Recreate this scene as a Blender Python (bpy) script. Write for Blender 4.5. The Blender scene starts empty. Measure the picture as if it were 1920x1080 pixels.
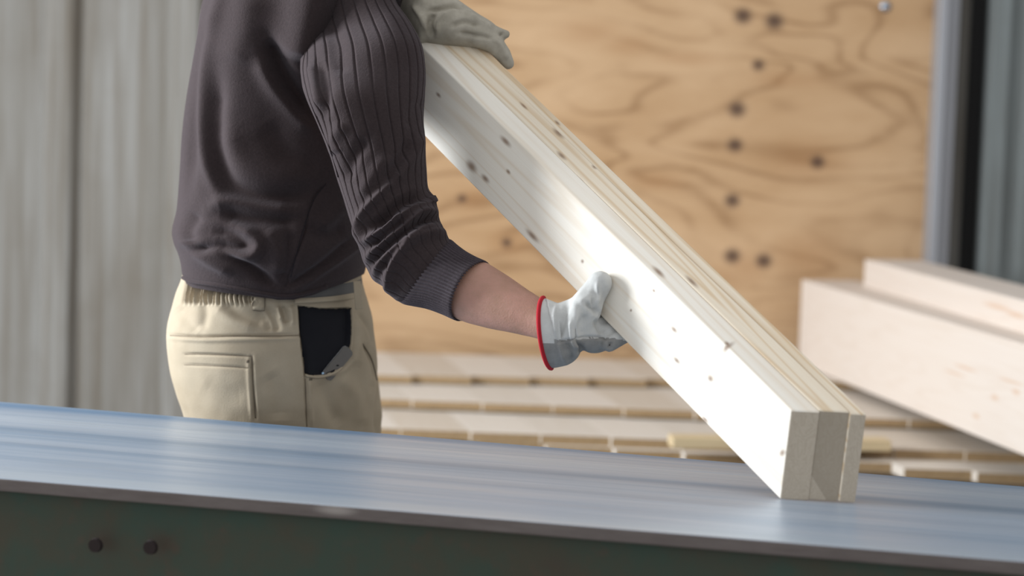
import bpy, bmesh, math, random
import numpy as np
from mathutils import Vector, Matrix, noise
from mathutils.bvhtree import BVHTree
from mathutils.geometry import delaunay_2d_cdt

random.seed(4)
S = bpy.context.scene
COL = S.collection

# ------------------------------------------------------------------ camera
FPX = 4533.0
PITCH, ROLL = math.radians(5.0), math.radians(1.9)
CAM = Vector((0, 0, 1.40))
FWD = Vector((0, math.cos(PITCH), -math.sin(PITCH)))
U0 = Vector((0, math.sin(PITCH), math.cos(PITCH)))
RGT = Vector((1, 0, 0)) * math.cos(ROLL) + U0 * math.sin(ROLL)
UPV = RGT.cross(FWD)
cd = bpy.data.cameras.new('camera'); cam = bpy.data.objects.new('camera', cd); COL.objects.link(cam)
cd.sensor_width = 36; cd.lens = FPX / 1920 * 36
cd.clip_start = 0.05; cd.clip_end = 200
mw = Matrix((RGT, UPV, -FWD)).transposed().to_4x4(); mw.translation = CAM
cam.matrix_world = mw
cd.dof.use_dof = True; cd.dof.focus_distance = 3.5; cd.dof.aperture_fstop = 2.9
S.camera = cam

# ------------------------------------------------------------------ light
S.view_settings.view_transform = 'Standard'; S.view_settings.look = 'None'
S.view_settings.gamma = 1; S.view_settings.use_curve_mapping = False
S.view_settings.exposure = 0.0
w = bpy.data.worlds.new('overcast'); S.world = w; w.use_nodes = True
wn = w.node_tree.nodes; bg = wn['Background']
bg.inputs['Color'].default_value = (0.94, 0.965, 1.0, 1); bg.inputs['Strength'].default_value = 0.84
# daylight through the open bay on the left
ld = bpy.data.lights.new('bay_daylight', 'AREA'); bay = bpy.data.objects.new('bay_daylight', ld); COL.objects.link(bay)
ld.shape = 'RECTANGLE'; ld.size = 1.1; ld.size_y = 1.3; ld.energy = 205; ld.color = (0.90, 0.95, 1.0)
bay.location = (-2.9, 3.9, 1.75)
bay.rotation_euler = (Vector((0.15, 3.45, 1.05)) - Vector(bay.location)).to_track_quat('-Z', 'Y').to_euler()

# ------------------------------------------------------------------ helpers
def P(px, py, d):
    return CAM + FWD * d + RGT * ((px - 960) / FPX * d) - UPV * ((py - 540) / FPX * d)
def ray(px, py):
    return (FWD + RGT * ((px - 960) / FPX) - UPV * ((py - 540) / FPX))
def PZ(px, py, z):
    r = ray(px, py); return CAM + r * ((z - CAM.z) / r.z)
def PY(px, py, y):
    r = ray(px, py); return CAM + r * ((y - CAM.y) / r.y)
def hit(px, py, p0, n):
    r = ray(px, py); return CAM + r * ((p0 - CAM).dot(n) / r.dot(n))
def pix(co):
    v = co - CAM; d = v.dot(FWD)
    return (960 + v.dot(RGT) / d * FPX, 540 - v.dot(UPV) / d * FPX, d)

def props(o, label=None, cat=None, group=None, kind=None):
    if label: o['label'] = label
    if cat: o['category'] = cat
    if group: o['group'] = group
    if kind: o['kind'] = kind
    return o
def empty(name, loc, label, cat, group=None):
    o = bpy.data.objects.new(name, None); COL.objects.link(o); o.location = loc
    o.empty_display_size = 0.1
    return props(o, label, cat, group)
def link(name, me, mat=None, parent=None, smooth=True, label=None):
    o = bpy.data.objects.new(name, me); COL.objects.link(o)
    if mat is not None:
        for m in (mat if isinstance(mat, (list, tuple)) else [mat]): me.materials.append(m)
    if smooth:
        for p in me.polygons: p.use_smooth = True
    if parent is not None:
        o.parent = parent
        o.matrix_parent_inverse = Matrix.Identity(4)
        o.location = -world_loc(parent)
    if label: o['label'] = label
    return o
def world_loc(o):
    v = Vector((0, 0, 0))
    while o is not None:
        v = v + Vector(o.location); o = o.parent
    return v
def mesh(verts, faces):
    me = bpy.data.meshes.new('m'); me.from_pydata([tuple(v) for v in verts], [], faces); me.update()
    return me
def bm_mesh(bm):
    bmesh.ops.recalc_face_normals(bm, faces=bm.faces)
    me = bpy.data.meshes.new('m'); bm.to_mesh(me); bm.free(); return me
def hexa(bm, c):      # 8 corners: bottom 4 then top 4
    v = [bm.verts.new(p) for p in c]
    for f in ((0,3,2,1),(4,5,6,7),(0,1,5,4),(1,2,6,5),(2,3,7,6),(3,0,4,7)):
        bm.faces.new([v[i] for i in f])
    return v
def box_bm(bm, x0, x1, y0, y1, z0, z1):
    return hexa(bm, [(x0,y0,z0),(x1,y0,z0),(x1,y1,z0),(x0,y1,z0),(x0,y0,z1),(x1,y0,z1),(x1,y1,z1),(x0,y1,z1)])
def bevel(bm, w=0.001, seg=2):
    bmesh.ops.bevel(bm, geom=bm.edges[:], offset=w, segments=seg, affect='EDGES', profile=0.5)

def cr(a, b, c, d, t):
    return 0.5 * ((2*b) + (c-a)*t + (2*a-5*b+4*c-d)*t*t + (-a+3*b-3*c+d)*t*t*t)
def resample(rows, n):
    """Catmull-Rom through rows (numpy arrays)"""
    rows = [np.array(r, float) for r in rows]; m = len(rows)
    out = []
    for i in range(n):
        s = i / (n - 1) * (m - 1); k = min(int(s), m - 2); t = s - k
        a = rows[max(k-1,0)]; b = rows[k]; c = rows[k+1]; d = rows[min(k+2,m-1)]
        out.append(cr(a, b, c, d, t))
    return out
def angle(j, nseg, warp=0.0):
    u = 2*math.pi*j/nseg
    return u - warp*np.cos(u)      # more vertices on the near side
def loft(rings, nseg, nrow, ex=2.0, caps=True, warp=0.0):
    """rings: (center, a, b) vectors; returns verts, faces (grid nrow x nseg)"""
    rows = resample([list(c)+list(a)+list(b) for c, a, b in rings], nrow)
    V = []; Fc = []
    for r in rows:
        c, a, b = Vector(r[:3]), Vector(r[3:6]), Vector(r[6:9])
        for j in range(nseg):
            t = angle(j, nseg, warp); ct, st = math.cos(t), math.sin(t)
            x = math.copysign(abs(ct)**(2/ex), ct); y = math.copysign(abs(st)**(2/ex), st)
            V.append(c + a*x + b*y)
    for i in range(nrow-1):
        for j in range(nseg):
            k = (j+1) % nseg
            Fc.append((i*nseg+j, i*nseg+k, (i+1)*nseg+k, (i+1)*nseg+j))
    if caps:
        c0 = len(V); V.append(sum((V[j] for j in range(nseg)), Vector())/nseg)
        c1 = len(V); V.append(sum((V[(nrow-1)*nseg+j] for j in range(nseg)), Vector())/nseg)
        for j in range(nseg):
            k = (j+1) % nseg
            Fc.append((c0, k, j)); Fc.append((c1, (nrow-1)*nseg+j, (nrow-1)*nseg+k))
    return V, Fc
def fix_normals(me):
    bm = bmesh.new(); bm.from_mesh(me); bmesh.ops.recalc_face_normals(bm, faces=bm.faces); bm.to_mesh(me); bm.free(); me.update()

def arr(me):
    n = len(me.vertices); co = np.empty(n*3); me.vertices.foreach_get('co', co); co = co.reshape(n, 3)
    no = np.empty(n*3); me.vertices.foreach_get('normal', no); no = no.reshape(n, 3)
    return co, no
def npix(co):
    v = co - np.array(CAM); d = v @ np.array(FWD)
    return 960 + (v @ np.array(RGT))/d*FPX, 540 - (v @ np.array(UPV))/d*FPX, d, v
def seg_dist(X, Y, pts):
    best = np.full(X.shape, 1e9); par = np.zeros(X.shape)
    L = [0]
    for i in range(len(pts)-1): L.append(L[-1] + math.hypot(pts[i+1][0]-pts[i][0], pts[i+1][1]-pts[i][1]))
    for i in range(len(pts)-1):
        ax, ay = pts[i]; bx, by = pts[i+1]; dx, dy = bx-ax, by-ay; q = dx*dx+dy*dy
        t = np.clip(((X-ax)*dx + (Y-ay)*dy)/q, 0, 1)
        d = np.hypot(X-ax-t*dx, Y-ay-t*dy)
        m = d < best; best[m] = d[m]; par[m] = (L[i] + t[m]*(L[i+1]-L[i]))/L[-1]
    return best, par
def smooth_pts(pts, n=6):
    if len(pts) < 3: return pts
    r = resample([list(p) for p in pts], n*(len(pts)-1)+1)
    return [(float(a[0]), float(a[1])) for a in r]
def sculpt(me, strokes, clip=None):
    """press folds into the cloth: strokes (points seen on the near side, width px, height m)"""
    co, no = arr(me); X, Y, D, v = npix(co)
    vd = v / np.linalg.norm(v, axis=1)[:, None]
    fac = np.clip(-(no*vd).sum(1)*2.2 + 0.25, 0, 1)
    disp = np.zeros(len(co))
    for pts, sg, amp in strokes:
        d, t = seg_dist(X, Y, smooth_pts(pts, 5))
        tap = np.clip(np.minimum(t, 1-t)*5 + 0.25, 0, 1)
        disp += amp*np.exp(-(d/sg)**2/2)*tap
    co = co + no*(disp*fac)[:, None]
    me.vertices.foreach_set('co', co.ravel()); me.update()

def blob(bm, c, r, axes=None, sub=2):
    g = bmesh.ops.create_icosphere(bm, subdivisions=sub, radius=1)
    r = (r, r, r) if not isinstance(r, (tuple, list)) else r
    M = Matrix.Diagonal(Vector(r)).to_4x4()
    if axes is not None: M = axes.to_4x4() @ M
    M = Matrix.Translation(c) @ M
    bmesh.ops.transform(bm, matrix=M, verts=g['verts'])
def chain(bm, pts, step=0.35):
    """pts: (Vector, radius)"""
    for i in range(len(pts)-1):
        (a, ra), (b, rb) = pts[i], pts[i+1]
        n = max(2, int((b-a).length/(min(ra, rb)*step))+1)
        for k in range(n+1):
            t = k/n; blob(bm, a.lerp(b, t), ra*(1-t)+rb*t)
def remesh(bm, voxel, smooth_it=4, f=0.5):
    me = bm_mesh(bm); o = bpy.data.objects.new('tmp', me); COL.objects.link(o)
    m = o.modifiers.new('r', 'REMESH'); m.mode = 'VOXEL'; m.voxel_size = voxel; m.adaptivity = 0
    s = o.modifiers.new('s', 'SMOOTH'); s.factor = f; s.iterations = smooth_it
    bpy.context.view_layer.update()
    dg = bpy.context.evaluated_depsgraph_get()
    out = bpy.data.meshes.new_from_object(o.evaluated_get(dg))
    bpy.data.objects.remove(o); out.update()
    return out
def tube_me(pts, r, seg=8, taper=False):
    bm = bmesh.new(); rings = []
    n = len(pts)
    for i, p in enumerate(pts):
        t = (pts[min(i+1, n-1)] - pts[max(i-1, 0)]).normalized()
        s = t.orthogonal().normalized() if i == 0 else (s - t*s.dot(t)).normalized()
        q = t.cross(s); rr = r(i/(n-1)) if callable(r) else r
        rings.append([bm.verts.new(p + (s*math.cos(2*math.pi*j/seg) + q*math.sin(2*math.pi*j/seg))*rr) for j in range(seg)])
    for i in range(n-1):
        for j in range(seg):
            bm.faces.new((rings[i][j], rings[i][(j+1)%seg], rings[i+1][(j+1)%seg], rings[i+1][j]))
    bm.faces.new(rings[0][::-1]); bm.faces.new(rings[-1])
    return bm_mesh(bm)
def bvh(me):
    return BVHTree.FromPolygons([v.co.copy() for v in me.vertices], [tuple(p.vertices) for p in me.polygons])
def drape(tree, px, py, off=0.0):
    r = ray(px, py).normalized(); h = tree.ray_cast(CAM, r)
    if h[0] is None: return None
    n = h[1]
    if n.dot(r) > 0: n = -n
    return h[0] + n*off
def draped_line(tree, pts, off, n=8):
    out = []
    for x, y in smooth_pts(pts, n):
        q = drape(tree, x, y, off)
        if q is not None: out.append(q)
    return out
def inside(x, y, poly):
    c = False; j = len(poly)-1
    for i in range(len(poly)):
        (xi, yi), (xj, yj) = poly[i], poly[j]
        if (yi > y) != (yj > y) and x < (xj-xi)*(y-yi)/(yj-yi)+xi: c = not c
        j = i
    return c
def patch(tree, poly, off, th, step=5.0):
    """a piece of cloth sewn on the near side, following the surface under it"""
    per = []
    for i in range(len(poly)):
        a, b = Vector(poly[i]), Vector(poly[(i+1) % len(poly)])
        k = max(1, int((b-a).length/step))
        per += [a.lerp(b, t/k) for t in range(k)]
    xs = [p[0] for p in poly]; ys = [p[1] for p in poly]
    pts = list(per)
    x = min(xs)+step/2
    while x < max(xs):
        y = min(ys)+step/2
        while y < max(ys):
            if inside(x, y, poly) and min((Vector((x, y))-q).length for q in per) > step*0.6: pts.append(Vector((x, y)))
            y += step
        x += step
    n = len(per)
    r = delaunay_2d_cdt(pts, [(i, (i+1) % n) for i in range(n)], [], 1, 1e-4)
    V = [drape(tree, p[0], p[1], off) for p in r[0]]
    ok = [v is not None for v in V]
    V = [v if v is not None else Vector((0, 0, 0)) for v in V]
    bm = bmesh.new(); bv = [bm.verts.new(v) for v in V]
    for f in r[2]:
        if all(ok[i] for i in f): bm.faces.new([bv[i] for i in f])
    for v in [v for v in bm.verts if not v.link_faces]: bm.verts.remove(v)
    bm.normal_update()
    if sum(f.normal.dot(FWD) for f in bm.faces) > 0:
        bmesh.ops.reverse_faces(bm, faces=bm.faces[:])
    bm.normal_update()
    top = list(bm.verts); base = {v: bm.verts.new(v.co - v.normal*th) for v in top}
    for f in list(bm.faces):
        for e in f.edges:
            if len(e.link_faces) == 1:
                a, b = e.verts
                try: bm.faces.new((a, b, base[b], base[a]))
                except ValueError: pass
    return bm_mesh(bm)

# ------------------------------------------------------------------ materials
class NT:
    def __init__(s, name, rough=0.6, metal=0.0, spec=0.5):
        s.m = bpy.data.materials.new(name); s.m.use_nodes = True; s.t = s.m.node_tree
        s.b = s.t.nodes['Principled BSDF']; s.b.inputs['Roughness'].default_value = rough
        s.b.inputs['Metallic'].default_value = metal; s.b.inputs['Specular IOR Level'].default_value = spec
    def n(s, typ, **kw):
        nd = s.t.nodes.new(typ)
        for k, v in kw.items(): setattr(nd, k, v)
        return nd
    def l(s, a, b): s.t.links.new(a, b)
    def coord(s, scale=(1,1,1), rot=(0,0,0), loc=(0,0,0)):
        c = s.n('ShaderNodeTexCoord'); mp = s.n('ShaderNodeMapping')
        mp.inputs['Scale'].default_value = scale; mp.inputs['Rotation'].default_value = rot; mp.inputs['Location'].default_value = loc
        s.l(c.outputs['Object'], mp.inputs['Vector']); return mp.outputs['Vector']
    def noise(s, vec, scale=5, detail=4, rough=0.5, dist=0.0):
        nd = s.n('ShaderNodeTexNoise'); nd.inputs['Scale'].default_value = scale; nd.inputs['Detail'].default_value = detail
        nd.inputs['Roughness'].default_value = rough; nd.inputs['Distortion'].default_value = dist
        if vec is not None: s.l(vec, nd.inputs['Vector'])
        return nd.outputs['Fac']
    def ramp(s, fac, stops):
        nd = s.n('ShaderNodeValToRGB'); cr_ = nd.color_ramp
        while len(cr_.elements) < len(stops): cr_.elements.new(0.5)
        for e, (p, c) in zip(cr_.elements, stops):
            e.position = p; e.color = (c[0], c[1], c[2], 1) if isinstance(c, (tuple, list)) else (c, c, c, 1)
        s.l(fac, nd.inputs['Fac']); return nd.outputs['Color']
    def mix(s, fac, a, b, typ='MIX'):
        nd = s.n('ShaderNodeMix', data_type='RGBA', blend_type=typ)
        for sock, v in ((nd.inputs[0], fac), (nd.inputs[6], a), (nd.inputs[7], b)):
            if isinstance(v, (int, float)): sock.default_value = v
            elif isinstance(v, tuple): sock.default_value = (v[0], v[1], v[2], 1)
            else: s.l(v, sock)
        return nd.outputs[2]
    def math(s, op, a, b=0.0, c=0.0, clamp=False):
        nd = s.n('ShaderNodeMath', operation=op, use_clamp=clamp)
        for i, v in enumerate((a, b, c)):
            if isinstance(v, (int, float)): nd.inputs[i].default_value = v
            else: s.l(v, nd.inputs[i])
        return nd.outputs[0]
    def color(s, c):
        if isinstance(c, tuple): s.b.inputs['Base Color'].default_value = (c[0], c[1], c[2], 1)
        else: s.l(c, s.b.inputs['Base Color'])
    def bump(s, h, dist=0.001, strength=1.0):
        nd = s.n('ShaderNodeBump'); nd.inputs['Distance'].default_value = dist; nd.inputs['Strength'].default_value = strength
        s.l(h, nd.inputs['Height']); s.l(nd.outputs['Normal'], s.b.inputs['Normal'])
    def spots(s, vec, spots, soft=1.0):
        """union of soft ellipsoids (centre, radii)"""
        acc = None
        for c, r in spots:
            a = s.n('ShaderNodeVectorMath', operation='SUBTRACT'); s.l(vec, a.inputs[0]); a.inputs[1].default_value = c
            b = s.n('ShaderNodeVectorMath', operation='DIVIDE'); s.l(a.outputs[0], b.inputs[0]); b.inputs[1].default_value = r
            g = s.n('ShaderNodeVectorMath', operation='LENGTH'); s.l(b.outputs[0], g.inputs[0])
            q = s.n('ShaderNodeMapRange', interpolation_type='SMOOTHSTEP'); s.l(g.outputs['Value'], q.inputs['Value'])
            q.inputs['From Min'].default_value = 1 - 0.6*soft; q.inputs['From Max'].default_value = 1 + 0.4*soft
            q.inputs['To Min'].default_value = 1; q.inputs['To Max'].default_value = 0
            acc = q.outputs[0] if acc is None else s.math('MAXIMUM', acc, q.outputs[0])
        return acc

def wood(name, light, dark, seed=0.0, contrast=0.5, knots=(), streaks=(), rings=60.0, rough=0.6, resin=(0.45,0.22,0.08)):
    k = NT(name, rough=rough, spec=0.35)
    v0 = k.coord((1, 1, 1), loc=(seed, seed*0.7, seed*1.3))
    big = k.noise(k.coord((0.5, 11, 11), loc=(seed, seed, seed)), 2.0, 2, 0.45, 0.3)
    ph = k.math('MULTIPLY', big, rings)
    lines = k.math('SINE', ph)
    lines = k.math('POWER', k.math('MULTIPLY_ADD', lines, 0.5, 0.5), 3.0)
    fine = k.noise(k.coord((3, 160, 160), loc=(seed, 0, 0)), 3, 3, 0.6)
    f = k.math('MULTIPLY_ADD', lines, 0.55*contrast, k.math('MULTIPLY', fine, 0.5*contrast))
    c = k.mix(k.math('MULTIPLY', f, 1.0, clamp=True), light, dark)
    base = k.coord((1, 1, 1))
    if streaks: c = k.mix(k.math('MULTIPLY', k.spots(base, streaks, 1.0), 0.45), c, resin)
    if knots: c = k.mix(k.math('MULTIPLY', k.spots(base, knots, 1.5), 0.8), c, (0.20, 0.11, 0.06))
    k.color(c); k.bump(fine, 0.0003, 0.5)
    return k.m

def knit(name, col, rib=None):
    k = NT(name, rough=0.95, spec=0.15)
    v = k.coord((1, 1, 1)); n1 = k.noise(v, 900, 2, 0.5); n2 = k.noise(v, 9, 3, 0.5); n3 = k.noise(v, 260, 2, 0.6)
    d = tuple(x*0.72 for x in col)
    c = k.mix(k.ramp(n3, [(0.3, 0.0), (0.75, 1.0)]), d, col)
    c = k.mix(k.math('MULTIPLY', n2, 0.25), c, tuple(min(1, x*1.5) for x in col))
    k.color(c); k.b.inputs['Sheen Weight'].default_value = 0.12; k.b.inputs['Sheen Roughness'].default_value = 0.5
    k.b.inputs['Sheen Tint'].default_value = (0.75, 0.68, 0.75, 1)
    k.bump(k.math('ADD', n1, n3), 0.0009, 0.7)
    return k.m
def cloth(name, col, col2, sc=500, rough=0.9, big=12):
    k = NT(name, rough=rough, spec=0.2)
    v = k.coord((1, 1, 1)); n1 = k.noise(v, sc, 2, 0.6); n2 = k.noise(v, big, 4, 0.6)
    c = k.mix(k.ramp(n2, [(0.3, 0.0), (0.7, 1.0)]), col, col2)
    c = k.mix(k.math('MULTIPLY', n1, 0.25), c, tuple(x*0.5 for x in col))
    k.color(c); k.bump(n1, 0.0005, 0.6)
    return k.m
def plain(name, col, rough=0.5, metal=0.0, spec=0.5):
    k = NT(name, rough=rough, metal=metal, spec=spec)
    n = k.noise(k.coord(), 60, 3, 0.6)
    k.color(k.mix(k.math('MULTIPLY', n, 0.35), col, tuple(x*0.6 for x in col))); return k.m

M_knit = knit('purple_brown_knit', (0.038, 0.0270, 0.0270))
M_cuff = knit('grey_purple_rib', (0.054, 0.043, 0.048))
M_dark_knit = knit('dark_knit_inside', (0.02, 0.016, 0.018))
M_khaki = cloth('khaki_twill', (0.40, 0.335, 0.245), (0.35, 0.285, 0.20))
M_khaki_seam = cloth('khaki_stitching', (0.20, 0.16, 0.11), (0.15, 0.12, 0.09))
M_black = cloth('black_lining', (0.010, 0.010, 0.013), (0.013, 0.013, 0.016))
M_canvas = cloth('light_glove_canvas', (0.60, 0.60, 0.58), (0.50, 0.50, 0.48), 700, 0.9, 40)
M_leather = cloth('grey_glove_leather', (0.29, 0.285, 0.27), (0.23, 0.225, 0.215), 300, 0.8, 60)
M_beige_glove = cloth('beige_glove_leather', (0.44, 0.40, 0.33), (0.33, 0.30, 0.24), 300, 0.85, 50)
M_red = cloth('red_glove_binding', (0.45, 0.018, 0.03), (0.33, 0.012, 0.02), 800)
M_belt = plain('grey_belt', (0.075, 0.07, 0.066), 0.6)
M_phone = plain('dark_phone_body', (0.10, 0.09, 0.08), 0.3)
M_chrome = plain('bright_phone_edge', (0.75, 0.78, 0.82), 0.2, 1.0)
M_boot = plain('brown_boot', (0.08, 0.05, 0.03), 0.6)
def skin_mat():
    k = NT('skin', rough=0.5, spec=0.4)
    v = k.coord(); n = k.noise(v, 35, 4, 0.6); n2 = k.noise(v, 420, 2, 0.5)
    k.color(k.mix(k.ramp(n, [(0.3, 0.0), (0.75, 1.0)]), (0.34, 0.19, 0.13), (0.45, 0.24, 0.185)))
    k.b.inputs['Subsurface Weight'].default_value = 0.08; k.b.inputs['Subsurface Radius'].default_value = (0.01, 0.004, 0.002)
    k.bump(n2, 0.0006, 0.6); return k.m
M_skin = skin_mat()
M_hair = cloth('dark_hair', (0.035, 0.022, 0.015), (0.02, 0.013, 0.01), 900)

# ------------------------------------------------------------------ setting
def streaked_wall(name, a, b, c, seed):
    k = NT(name, rough=0.75, spec=0.3)
    n1 = k.noise(k.coord((6, 1, 0.35), loc=(seed, 0, 0)), 2.0, 5, 0.6, 0.3)
    n2 = k.noise(k.coord((25, 1, 0.8), loc=(seed, 3, 0)), 2.0, 4, 0.6)
    n3 = k.noise(k.coord((1, 1, 1.0)), 3, 5, 0.6)
    col = k.mix(k.ramp(n1, [(0.35, 0.0), (0.65, 1.0)]), a, b)
    col = k.mix(k.math('MULTIPLY', k.ramp(n2, [(0.42, 0.0), (0.7, 1.0)]), 0.6), col, c)
    col = k.mix(k.math('MULTIPLY', k.ramp(n3, [(0.5, 0.0), (0.8, 1.0)]), 0.35), col, c)
    k.color(col); return k.m
M_wall = streaked_wall('weathered_grey_sheeting', (0.30, 0.29, 0.27), (0.225, 0.21, 0.185), (0.13, 0.10, 0.065), 0)
M_wall2 = streaked_wall('green_grey_sheeting', (0.21, 0.235, 0.235), (0.155, 0.17, 0.165), (0.11, 0.11, 0.10), 5)

def corrugated(name, x0, x1, yb, prof, z1, mat):
    """prof: list of (dx, dy) repeating"""
    per = prof[-1][0]; pts = []; x = x0
    while x < x1:
        for dx, dy in prof[:-1]: pts.append((x+dx, yb-dy))
        x += per
    V = []; Fc = []
    for (a, b) in pts: V += [(a, b, 0), (a, b, z1)]
    m = len(pts)
    for (a, b) in pts: V += [(a, b+0.03, 0), (a, b+0.03, z1)]
    for i in range(m-1):
        Fc.append((2*i, 2*i+2, 2*i+3, 2*i+1)); Fc.append((2*m+2*i, 2*m+2*i+1, 2*m+2*i+3, 2*m+2*i+2))
        Fc.append((2*i+1, 2*i+3, 2*m+2*i+3, 2*m+2*i+1)); Fc.append((2*i, 2*m+2*i, 2*m+2*i+2, 2*i+2))
    Fc.append((0, 1, 2*m+1, 2*m)); Fc.append((2*m-2, 4*m-2, 4*m-1, 2*m-1))
    me = mesh(V, Fc); fix_normals(me)
    o = link(name, me, mat, smooth=False); o['kind'] = 'structure'; return o
YW = 6.62
def xw(px, y=YW): return PY(px, 400, y).x
prof = [(0, 0.0), (0.115, 0.0), (0.135, 0.035), (0.15, 0.04), (0.19, 0.04), (0.205, 0.035), (0.225, 0.0), (0.26,0.004),(0.34, 0.0)]
x_line = xw(148)
corrugated('wall_back', x_line-0.225-0.34*12, 1.05, YW, prof, 4.2, M_wall)
corrugated('wall_right', xw(1836, 6.5), 4.0, 6.5, [(0, 0), (0.015, 0.02), (0.055, 0.02), (0.075, 0.0), (0.10, 0.0), (0.115, 0.015), (0.15, 0.015),(0.17, 0.0)], 4.2, M_wall2)
# steel door jamb and the dark gap beside it
bm = bmesh.new(); box_bm(bm, 0.95, xw(1836, 6.62)+0.05, 6.68, 6.72, 0, 4.2)
o = link('wall_recess_back', bm_mesh(bm), plain('dark_gap', (0.045, 0.042, 0.042), 0.8), smooth=False); o.name = 'gap_shade_sheet'; o['kind'] = 'structure'  # dark sheet closing the gap; the gap's shade is put into its colour
bm = bmesh.new()
xj0, xj1, xj2 = xw(1741, 6.45), xw(1757, 6.45), xw(1784, 6.45)
box_bm(bm, xj0, xj1, 6.42, 6.66, 0, 4.2); box_bm(bm, xj1-0.002, xj2, 6.47, 6.50, 0, 4.2)
bevel(bm, 0.003)
k = NT('galvanised_jamb', 0.45, 0.3); k.color(k.mix(k.noise(k.coord((8,8,0.5)), 3, 3), (0.38, 0.40, 0.43), (0.28, 0.265, 0.27)))
o = link('trim_1', bm_mesh(bm), k.m, smooth=False); o['kind'] = 'structure'
bm = bmesh.new(); box_bm(bm, -8, 8, -4, 9, -0.1, 0)
k = NT('concrete_floor', 0.85); k.color(k.mix(k.noise(k.coord(), 3, 6, 0.6), (0.33, 0.32, 0.30), (0.22, 0.215, 0.2)))
o = link('floor', bm_mesh(bm), k.m, smooth=False); o['kind'] = 'structure'

# plywood sheet
YP = 6.52
def plyxy(px, py):
    q = PY(px, py, YP); return (q.x, q.y, q.z)
def ply_mat():
    k = NT('knotty_plywood', 0.6, spec=0.3)
    v = k.coord((1, 1, 1))
    warp = k.noise(k.coord((0.9, 1, 2.6)), 1.7, 2, 0.45, 0.5)
    z = k.n('ShaderNodeSeparateXYZ'); k.l(v, z.inputs[0])
    # contour bands of the peeled veneer
    ph = k.math('MULTIPLY_ADD', warp, 62.0, k.math('MULTIPLY', z.outputs[2], 16.0))
    s1 = k.math('POWER', k.math('MULTIPLY_ADD', k.math('SINE', ph), 0.5, 0.5), 3.6)
    big = k.noise(k.coord((1.2, 1, 3)), 2.2, 4, 0.55, 0.3)
    s1 = k.math('MULTIPLY', s1, k.ramp(big, [(0.40, 0.15), (0.62, 1.0)]))
    fine = k.noise(k.coord((5, 1, 90)), 2.0, 3, 0.6)
    c = k.mix(k.ramp(big, [(0.33, 0.0), (0.68, 1.0)]), (0.53, 0.345, 0.195), (0.40, 0.235, 0.112))
    c = k.mix(k.math('MULTIPLY', s1, 0.95), c, (0.24, 0.12, 0.045))
    c = k.mix(k.math('MULTIPLY', fine, 0.35), c, (0.68, 0.48, 0.29))
    halo = [(1530,303,60,28),(1505,300,70,34),(1400,500,40,30),(1160,570,60,20),(1340,520,60,25),(1510,480,60,40),(700,290,60,30),
            (885,372,30,20),(955,455,35,22),(1105,60,60,25),(1175,85,50,20),(1230,340,50,18),(1290,110,60,14),(1480,150,70,16)]
    dark = [(1393,30,17),(1452,40,18),(1422,122,12),(1382,205,17),(1378,272,15),(1373,376,15),(1373,480,16),(1432,489,16),(1533,304,14),
            (866,372,9),(950,455,10)]
    def S_(px, py, rx, rz):
        q = plyxy(px, py); s = YP/FPX; return (q, (rx*s, 0.5, rz*s))
    c = k.mix(k.math('MULTIPLY', k.spots(v, [S_(*h) for h in halo], 1.6), 0.35), c, (0.33, 0.16, 0.06))
    # grain lines that sweep round the knots
    c = k.mix(k.math('MULTIPLY', k.spots(v, [S_(a, b, r*1.0, r*0.9) for a, b, r in dark], 1.3), 0.88), c, (0.055, 0.028, 0.022))
    k.color(c); k.bump(fine, 0.0006, 0.5); return k.m
bm = bmesh.new(); box_bm(bm, PY(520, 400, YP).x, PY(1752, 300, YP).x - 0.004, YP, YP+0.018, 0.25, 2.69); bevel(bm, 0.001, 1)
o = link('plywood_sheet', bm_mesh(bm), ply_mat(), smooth=False)
props(o, 'large tan plywood sheet with wavy grain and dark knots standing upright behind the worker', 'plywood sheet')
q = PY(1660, 12, YP)
bm = bmesh.new()
blob(bm, Vector((0, -0.002, 0)), (0.009, 0.004, 0.009)); bmesh.ops.create_cone(bm, cap_ends=True, segments=16, radius1=0.014, radius2=0.014, depth=0.002, matrix=Matrix.Rotation(math.pi/2, 4, 'X'))
o = link('screw', bm_mesh(bm), plain('zinc_screw', (0.5, 0.55, 0.62), 0.3, 1.0)); o.location = (q.x, YP-0.002, q.z)
props(o, 'small shiny screw head near the top right of the plywood sheet', 'screw')

# ------------------------------------------------------------------ board stack
M_stack = [wood('pale_board_%d' % i, l, d, seed=i*3.1, contrast=0.35) for i, (l, d) in enumerate([
    ((0.62, 0.56, 0.49), (0.52, 0.44, 0.35)), ((0.66, 0.60, 0.53), (0.56, 0.47, 0.38)), ((0.58, 0.51, 0.43), (0.48, 0.38, 0.28))])]
M_end = wood('brown_board_end', (0.34, 0.23, 0.12), (0.22, 0.14, 0.07), seed=9, contrast=0.8)
LD = Vector((0.2, -1, 0)).normalized()      # the boards run towards the camera
LW = Vector((1, 0.0, 0))
ROWS = [  # front edge pixels (left, right), top z, thickness, name
    (6.12, 0.655, 0.022, 'rearmost'), (5.72, 0.633, 0.022, 'second'), (5.36, 0.609, 0.024, 'third'), (5.11, 0.583, 0.024, 'front')]
ROWS = []
for (pa, pb, z, nm) in (((740,702),(1480,714),0.655,'rearmost'), ((740,749),(1296,771),0.632,'second'), ((790,806),(1900,851),0.607,'third'), ((1000,834),(1900,884),0.585,'front')):
    A, B = PZ(pa[0], pa[1], z), PZ(pb[0], pb[1], z)
    ROWS.append((A, B, z, nm))
ordn = ['first','second','third','fourth','fifth','sixth','seventh','eighth','ninth','tenth','eleventh','twelfth','thirteenth','fourteenth']
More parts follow.
